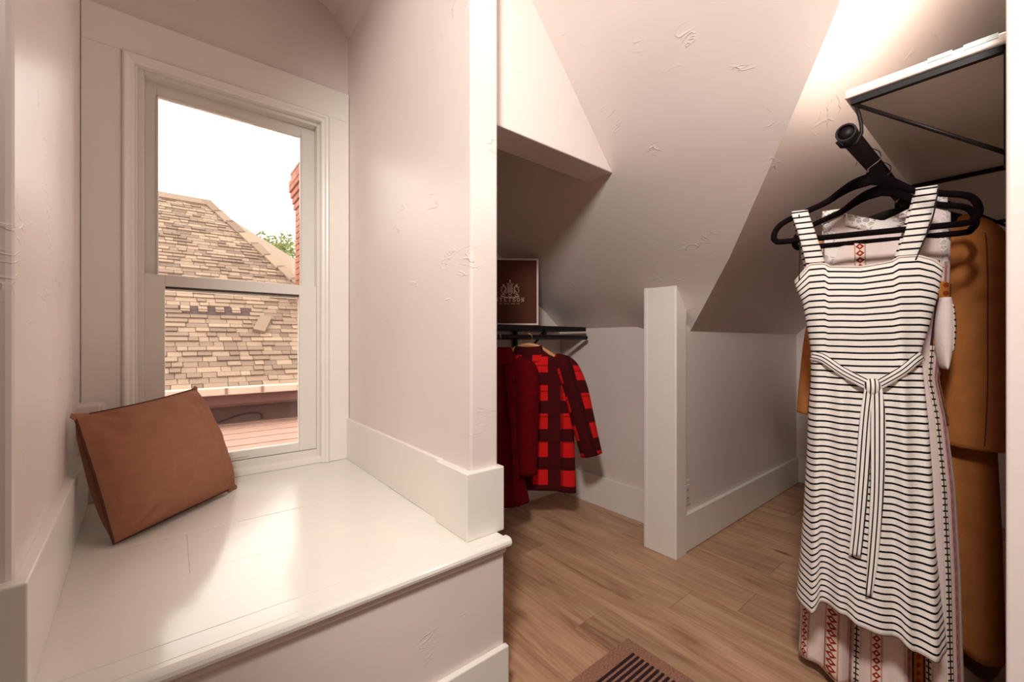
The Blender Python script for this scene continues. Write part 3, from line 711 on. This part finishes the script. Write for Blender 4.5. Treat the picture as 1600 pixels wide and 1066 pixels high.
def jacket(root, mat, zt, zs, hem, hw, sleeve_z, collar_mat=None, seed=1, depth=.055, arm=(.30, .345), nar=1):
    rings = [(a, b*(nar if a > hem+.1 else 1), c*(nar if a > hem+.1 else 1), d, e) for a, b, c, d, e in [(zt, -.045, .045, .018, .022), (zt-.012, -.065, .065, .026, .028), (zt-.045, -.150, .150, .040, .036), (zt-.10, -.215, .215, .052, .042), (zs-.03, -.245, .245, .058, .046), ((zs+hem)/2, -hw+.01, hw-.01, depth, depth*.85), (hem, -hw, hw, depth*1.1, depth*.9)]]
    b, fn = shell('body', root, rings, mat, 64, 44, .016, 3, seed, hem=lambda x: .012*math.sin(x*14+seed))
    for s in (-1, 1):
        am = arm[s > 0]; pth = catmull([(s*.130*nar, .004, zt-.055), (s*.195*nar, .002, zt-.098), (s*(.205*nar+(am-.205*nar)*.3), -.004, zt-.20), (s*(.205*nar+(am-.205*nar)*.62), -.012, zt-.36), (s*am, -.022, sleeve_z)], 7)
        n = len(pth); rad = [(.040+.022*sstep(0, .3, i/n)-.010*sstep(.4, 1, i/n), .040+.030*sstep(0, .3, i/n)-.012*sstep(.5, 1, i/n)) for i in range(n)]
        v, f = tube_data(pth, rad, Vector((0, 1, 0)), 18)
        uv = [(p.x*s*.9+p.z*.25+.03*s, p.z*.95-p.x*s*.2+p.y*.3) for p in v]
        pyd('sleeve', v, f, mat, root, uv=uv, smooth=True)
    # collar: folded band round the neck
    def cf(u, v):
        a = math.pi*(.5+2*u) if False else -math.pi*.42+(math.pi*1.84)*u
        r_ = .052+.036*v; x = math.sin(a)*r_*1.15; y = -math.cos(a+math.pi)*r_*.62-.004
        y = math.cos(a)*r_*.62
        drop = .03*v+.055*v*(max(0, -math.cos(a)))
        return (x, y, zt+.012-drop+.016*math.sin(math.pi*min(1, v*2))), (x*1.2, zt-drop*1.4+.02)
    grid('collar', cf, 28, 8, collar_mat or mat, root, solid=.004)
    return fn
pj = garment('plaid_jacket', (1.50, 1.70), 45, 'red and black plaid wool jacket on wooden hanger', 'jacket')
jacket(pj, 'plaid', .958, .74, .205, .255, .40, seed=1, arm=(.27, .335))
strip('neck_label', pj, [(-.012, .010, .935), (-.012, .004, .912)], [(.026, 0, 0)]*2, 'plastic_white', m=2)
mj = garment('maroon_jacket', (1.285, 1.70), 42, 'dark maroon jacket hanging left of the plaid jacket', 'jacket')
fnm = jacket(mj, 'maroon_cloth', .950, .74, .195, .165, .34, seed=4, arm=(.17, .15), depth=.075, nar=.72)
strip('front_placket', mj, [(.06, -.064, .88), (.085, -.076, .70), (.105, -.084, .45), (.115, -.092, .20)], [(.03, 0, 0)]*4, 'maroon_cloth', solid=.005)
def wood_hanger(loc, ang_, label, zc, k=1):
    h = tag(empty('wooden_hanger', (loc[0], loc[1], zc), R(ang_-90)), label, 'hanger')
    p = catmull([(k*x, 0, z) for x, z in [(-.17, -.085), (-.12, -.05), (-.06, -.014), (0, 0), (.06, -.014), (.12, -.05), (.17, -.085)]], 6)
    tube('arm', p, [(.007, .010+.003*math.cos(math.pi*(i/(len(p)-1)-.5))) for i in range(len(p))], 'hanger_wood', h, seg=10)
    rz = 1.024-zc
    tube('hook', catmull([(0, 0, .004), (0, 0, rz-.034), (.012, 0, rz-.022), (.0195, 0, rz-.002), (.013, 0, rz+.014), (0, 0, rz+.019), (-.014, 0, rz+.013), (-.0195, 0, rz-.001), (-.015, 0, rz-.012)], 5), .0018, 'brass', h)
wood_hanger((1.50, 1.70), 45, 'wooden hanger with brass hook holding the plaid jacket', .982)
wood_hanger((1.285, 1.70), 42, 'wooden hanger inside the dark maroon jacket', .950, .75)

# ------------------------------------------------------------------ right-hand shelf with rod
rs = tag(empty('closet_shelf', (1.9, .02, 1.5)), 'white wall shelf with black brackets and hanging rod', 'shelf')
W(box('shelf_board', (1.205, .0185, 1.560), (3.40, .262, 1.581), 'trim_paint', rs, bevel=.004), rs)
W(boxes('paint_mark', [((1.2035, .03, 1.572), (1.2056, .075, 1.582)), ((1.2035, .09, 1.573), (1.2056, .125, 1.582))], 'pale_teal', rs, 0), rs)
RY, RZ = .256, 1.477
W(tube('hanging_rod', [(1.192, RY, RZ), (3.38, RY, RZ)], .0185, 'black_metal', rs, seg=24), rs)
def ring(x0, x1, ro, ri, name, mat):
    v, f = [], []; n = 24
    for x, r_ in ((x0, ro), (x1, ro), (x1, ri), (x0, ri)):
        for k in range(n): a = 6.28318*k/n; v.append((x, RY+r_*math.cos(a), RZ+r_*math.sin(a)))
    for q in range(4):
        for k in range(n): f.append((q*n+k, q*n+(k+1) % n, ((q+1) % 4)*n+(k+1) % n, ((q+1) % 4)*n+k))
    return W(pyd(name, v, f, mat, rs, smooth=False, bevel=.0008), rs)
ring(1.188, 1.200, .0200, .0155, 'rod_end_cap', 'black_metal')
for x in (1.218, 2.05, 2.95):
    W(boxes('bracket', [((x-.006, .020, 1.546), (x+.006, .252, 1.560)), ((x-.006, .0180, 1.33), (x+.006, .024, 1.560))], 'black_metal', rs, .001), rs)
    W(tube('bracket_brace', [(x, .248, 1.548), (x, .021, 1.356)], .0042, 'black_metal', rs, up=(1, 0, 0)), rs)
    W(tube('rod_cradle', [(x, .246, 1.550), (x, .238, 1.52), (x, .234, 1.495), (x, .2335, 1.475), (x, .242, 1.457), (x, .256, 1.452), (x, .270, 1.457), (x, .279, 1.472)], .0036, 'black_metal', rs, up=(1, 0, 0)), rs)

# hangers
def slim_hanger(loc, ang_, label, dz=0., wd=1.0, hookr=.0245):
    h = tag(empty('slim_hanger', (loc[0], loc[1], 1.28+dz), R(ang_-90)), label, 'hanger', 'black velvet hangers on the closet rod')
    zc = 1.28
    pts = [(.005, 1.424), (-.03, 1.415), (-.06, 1.398), (-.088, 1.379), (-.13, 1.362), (-.18, 1.341), (-.202, 1.322), (-.209, 1.300), (-.203, 1.288), (-.18, 1.284), (0, 1.2835), (.17, 1.283), (.192, 1.290), (.201, 1.306), (.196, 1.332), (.178, 1.350), (.13, 1.364), (.088, 1.379), (.06, 1.397), (.035, 1.414)]
    P = [Vector((x*wd, 0, z-zc)) for x, z in pts]
    Q = catmull(P+[P[0]], 5)[:-1]; rad = []
    for q in Q:
        up_ = q.z > .055; c = math.exp(-(q.x/.055)**2) if up_ else 0
        rad.append((.0065, .0078+.0085*c))
    tube('frame', Q, rad, 'velvet_black', h, seg=10, closed=True)
    tube('collar', [(0, 0, 1.425-zc), (0, 0, 1.441-zc)], .005, 'velvet_black', h)
    r_ = hookr; c = 1.477-zc-dz+.003
    tube('hook', catmull([(0, 0, 1.438-zc), (0, 0, c-r_-.004), (.010, 0, c-r_+.004), (r_*.95, 0, c-r_*.35), (r_*.9, 0, c+r_*.45), (0, 0, c+r_), (-r_*.9, 0, c+r_*.45), (-r_*.98, 0, c-r_*.2), (-r_*1.05, 0, c-r_*.55)], 5), .0014, 'chrome', h)
    return h
slim_hanger((1.408, RY), 19.8, 'nearest slim black velvet hanger, holding the striped dress')
slim_hanger((1.537, RY), 19.8, 'middle slim black velvet hanger, holding the embroidered dress', wd=.94)
ch_ = tag(empty('coat_hanger', (1.80, RY, 1.36), R(8-90)), 'broad-shouldered black hanger inside the camel coat', 'hanger')
cp = catmull([(-.19, 0, -.035), (-.13, 0, .005), (-.06, 0, .035), (0, 0, .046), (.06, 0, .035), (.13, 0, .005), (.19, 0, -.035)], 6)
tube('arm', cp, [(.016, .013+.010*math.cos(math.pi*(i/(len(cp)-1)-.5))) for i in range(len(cp))], 'black_metal', ch_, seg=12)
tube('neck', [(0, 0, .05), (0, 0, .085)], .0065, 'black_metal', ch_)
cc = 1.477-1.36+.003
tube('hook', catmull([(0, 0, .083), (0, 0, cc-.026), (.012, 0, cc-.020), (.0235, 0, cc-.006), (.021, 0, cc+.012), (0, 0, cc+.0245), (-.021, 0, cc+.012), (-.0245, 0, cc-.004)], 5), .0016, 'chrome', ch_)

# ------------------------------------------------------------------ striped dress
sd_ = garment('striped_dress', (1.408, RY), 19.8, 'white sleeveless dress with thin black horizontal stripes and waist tie', 'dress')
dr = [(1.205, -.159, .139, .030, .026), (1.165, -.153, .134, .040, .030), (1.114, -.140, .127, .046, .034), (1.043, -.130, .113, .046, .034), (.975, -.121, .097, .042, .034), (.90, -.121, .102, .046, .036),
      (.795, -.127, .110, .054, .042), (.67, -.131, .117, .060, .048), (.527, -.138, .122, .064, .042), (.40, -.146, .132, .068, .042), (.285, -.155, .143, .072, .042)]
HEM = [(-.155, .006), (-.125, -.004), (-.108, .030), (-.06, .030), (-.035, .004), (.05, -.004), (.068, -.022), (.117, -.034), (.143, -.018)]
def dtop(x, s):
    return interp(x, [(-.158, -.036), (-.140, -.012), (-.128, .004), (-.095, .004), (-.088, -.006), (-.02, -.014), (.04, -.006), (.052, .004), (.090, .004), (.118, -.008), (.138, -.026)])
_, dfn = shell('body', sd_, dr, 'breton_stripe', 150, 90, .013, 4.2, 11, pleats=((-.108, .016, .012), (-.062, .020, .016), (.052, .022, .014), (.098, .018, .013)), hem=lambda x: interp(x, HEM), top=dtop, d_pow=.75, solid=.003)
def strap(s0, s1, zt, w0, w1):
    strip('strap', sd_, [(s0, -.014, 1.165), (s0, -.019, 1.200), (s0+(s1-s0)*.55, -.018, 1.29), (s1, -.010, zt-.01), (s1, 0, zt+.003), (s1, .010, zt-.012), (s0+(s1-s0)*.5, .018, 1.28), (s0, .026, 1.19)], [(w0, 0, 0)]*2+[(w1, 0, 0)]*5+[(w0, 0, 0)], 'breton_stripe', m=8)
strap(-.112, -.147, 1.362, .042, .038); strap(.070, .108, 1.379, .040, .040)
tube('hanger_loop', catmull([(-.150, -.012, 1.352), (-.148, -.012, 1.28), (-.150, -.018, 1.17)], 5), .0016, 'black_cord', sd_)
tube('hanger_loop', catmull([(.128, -.012, 1.372), (.118, -.012, 1.30), (.084, -.030, 1.20)], 5), .0016, 'black_cord', sd_)
tube('neckline_binding', [Vector(dfn(u/40*.5, 0)[0])+Vector((0, -.002, .001)) for u in range(41)], .0026, 'blush_cotton', sd_, seg=6)
be = strip('belt', sd_, [(-.122, -.020, .962), (-.100, -.046, .955), (-.060, -.064, .922), (-.008, -.072, .890)], [(.008, -.002, .022)]*3+[(.006, -.002, .030)], 'belt_stripe')
strip('belt', sd_, [(.098, -.020, .966), (.080, -.046, .955), (.050, -.062, .926), (.002, -.072, .890)], [(-.010, -.002, .020)]*3+[(-.006, -.002, .030)], 'belt_stripe')
def knot(u, v):
    a = u*6.2832; t = v*math.pi
    return (-.004+.017*math.sin(t)*math.cos(a), -.072+.013*math.sin(t)*math.sin(a), .888+.021*math.cos(t)), (.017*math.cos(a)*math.sin(t), v*.04)
grid('belt_knot', knot, 16, 10, 'belt_stripe', sd_)
strip('belt_tail', sd_, [(-.010, -.076, .885), (-.018, -.080, .80), (-.026, -.083, .66), (-.034, -.085, .54), (-.040, -.086, .468)], [(.020, 0, .0), (.026, .004, 0), (.026, -.003, 0), (.025, .002, .003), (.024, 0, .004)], 'belt_stripe')
strip('belt_tail', sd_, [(.004, -.078, .885), (.004, -.083, .80), (.002, -.086, .64), (-.006, -.088, .48), (-.014, -.088, .378)], [(.018, 0, .0), (.028, -.006, 0), (.026, .005, 0), (.020, -.004, .002), (.012, 0, .004)], 'belt_stripe')

# ------------------------------------------------------------------ embroidered dress
ed = garment('embroidered_dress', (1.56, RY), 19.8, 'long blush dress with embroidered bands and lace, behind the striped dress', 'dress')
er = [(1.375, -.130, .140, .020, .020), (1.30, -.130, .140, .026, .026), (1.21, -.130, .138, .040, .034), (1.10, -.128, .134, .046, .036), (.98, -.125, .120, .048, .038), (.90, -.120, .114, .048, .040), (.80, -.130, .130, .056, .046), (.62, -.150, .146, .060, .052), (.40, -.172, .156, .062, .060), (.20, -.186, .160, .064, .064), (.04, -.192, .164, .066, .068)]
def etop(x, s):
    d = interp(x, [(-.15, -.03), (-.12, 0), (-.085, .0), (-.07, -.035), (0, -.055), (.055, -.030), (.07, 0), (.11, 0), (.15, -.03)])
    return d if s >= 0 else d*.55
_, efn = shell('body', ed, er, 'blush_cotton', 128, 80, .026, 5.5, 21, hem=lambda x: .012*math.sin(x*30), top=etop, d_pow=.8)
def eu(x, z):   # front parameter whose surface lies at x for height z
    v = (er[0][0]-z)/(er[0][0]-er[-1][0]); best = min(range(2, 249), key=lambda k: abs(efn(k/500, v)[0][0]-x)); return best/500
for x, wd, mt in ((-.176, .014, 'band_red'), (-.118, .026, 'band_red'), (-.080, .010, 'band_line'), (-.060, .018, 'band_black'), (-.022, .024, 'band_red'), (.040, .014, 'band_line'), (.066, .032, 'band_gold'), (.088, .010, 'band_black'), (.124, .016, 'band_black'), (.142, .010, 'band_line')):
    a = eu(x+wd/2, .15); b = eu(x-wd/2, .15)
    band('embroidered_band', ed, efn, a, b, .12 if mt != 'band_gold' else .3, .995, mt)
a = eu(-.040, 1.2); b = eu(-.064, 1.2); band('front_panel_band', ed, efn, a, b, .050, .5, 'band_red', off=.005)
for s in (-1, 1):
    strip('lace_strap', ed, [(s*.108, -.026, 1.20), (s*.110, -.020, 1.30), (s*.112, -.004, 1.384), (s*.112, .010, 1.375), (s*.110, .024, 1.25)], [(.044, 0, 0)]*5, 'lace', solid=.0008)
def neckl(u, v): x = -.085+.16*u; return (x, -.024-.006*v, 1.372-.10*math.sin(math.pi*u)*0+interp(x, [(-.085, 0), (0, -.035), (.075, 0)])-.035*v), (u, v)
grid('lace_yoke', neckl, 20, 4, 'lace', ed, solid=.0008)
def lobe(u, v):   # flutter sleeve falling over the near side
    a = math.pi*u; wd = .019*math.sin(math.pi*min(1, .10+.90*v))**.6+.003
    return (.121+wd*math.cos(a)*.85-.004*v, -.034-.036*math.sin(a)*(.5+.5*v), 1.115-.185*v), (u, v*.3)
grid('sleeve', lobe, 16, 26, 'blush_cotton', ed, solid=.002)
band('sleeve_band', ed, lobe, .04, .34, .10, .75, 'band_black', off=.003, nv=24)
def vz(z): return (er[0][0]-z)/(er[0][0]-er[-1][0])
band('side_band', ed, efn, .02, eu(.100, 1.1), vz(1.16), vz(.99), 'band_gold', off=.004, nv=20)
band('side_band', ed, efn, .012, .06, vz(.92), vz(.78), 'band_gold', off=.004, nv=20)

# ------------------------------------------------------------------ camel coat
cc_ = garment('camel_coat', (1.80, RY+.012), 8, 'long camel-brown wool coat hanging at the right edge', 'coat')
cr = [(1.37, -.10, .10, .035, .035), (1.365, -.12, .12, .04, .036), (1.35, -.155, .155, .05, .045), (1.30, -.19, .19, .062, .05), (1.15, -.20, .20, .07, .055), (.80, -.205, .215, .075, .06), (.45, -.215, .228, .085, .07), (.115, -.225, .234, .095, .075)]
cr = [(z, l*.93, r, a, b) for z, l, r, a, b in cr]
def ctop(x, s): return interp(x, [(-.10, 0), (-.05, -.07), (0, -.14), (.05, -.07), (.10, 0)]) if s >= 0 else interp(x, [(-.1, 0), (0, -.04), (.1, 0)])
_, cfn = shell('body', cc_, cr, top=ctop, mat='camel_wool', nu=96, nv=50, fold=.030, nf=4.5, seed=31, hem=lambda x: .015*math.sin(x*22), d_pow=.7, solid=.006)
for s in (-1, 1):
    pth = catmull([(s*.150, .0, 1.365), (s*.178, -.018, 1.315), (s*(.182 if s > 0 else .148), -.042, 1.20), (s*(.180 if s > 0 else .176), -.062, 1.02), (s*(.178 if s > 0 else .188), -.072, .86), (s*(.172 if s > 0 else .194), -.074, .705 if s > 0 else .755)], 7)
    n = len(pth); rad = [(.018+.034*sstep(0, .25, i/n)+.010*sstep(.3, 1, i/n), .018+(.050 if s > 0 else .030)*sstep(0, .35, i/n)+.004*sstep(.3, 1, i/n)) for i in range(n)]
    v, f = tube_data(pth, rad, Vector((0, 1, 0)), 20)
    sl_ = pyd('sleeve', v, f, 'camel_wool', cc_, smooth=True)
    tube('sleeve_seam', [p+Vector((.012*s, -r_[0]-.0002, 0)) for p, r_ in list(zip(pth, rad))[4:-1]], .0012, 'dark_seam', sl_, seg=5)
for sg in (-1, 1):
    strip('lapel', cc_, [(sg*.085, .012, 1.372), (sg*.088, -.020, 1.362), (sg*.070, -.052, 1.29), (sg*.030, -.078, 1.16)], [(.03, -.004, .02), (.04, -.004, .02), (.05, -.004, .01), (.02, 0, 0)], 'camel_wool', solid=.006)

# crumpled cloth on the floor under the coat
def heap(u, v):
    a = u*6.2832; r_ = (1-v); x = .30*r_*math.cos(a); y = .15*r_*math.sin(a)
    h = .085*(1-r_**2.2)*(1+.35*noise.noise((x*9, y*12, 1.7)))+.02*noise.noise((x*16, y*16, 4))*(1-r_)
    return (x, y, max(.001, h)), (u, v)
hp = grid('cloth_bundle', heap, 40, 16, 'tan_cloth'); hp.location = (2.02, .19, 0)
tag(hp, 'crumpled brown cloth bundle on floor beneath the camel coat', 'cloth')
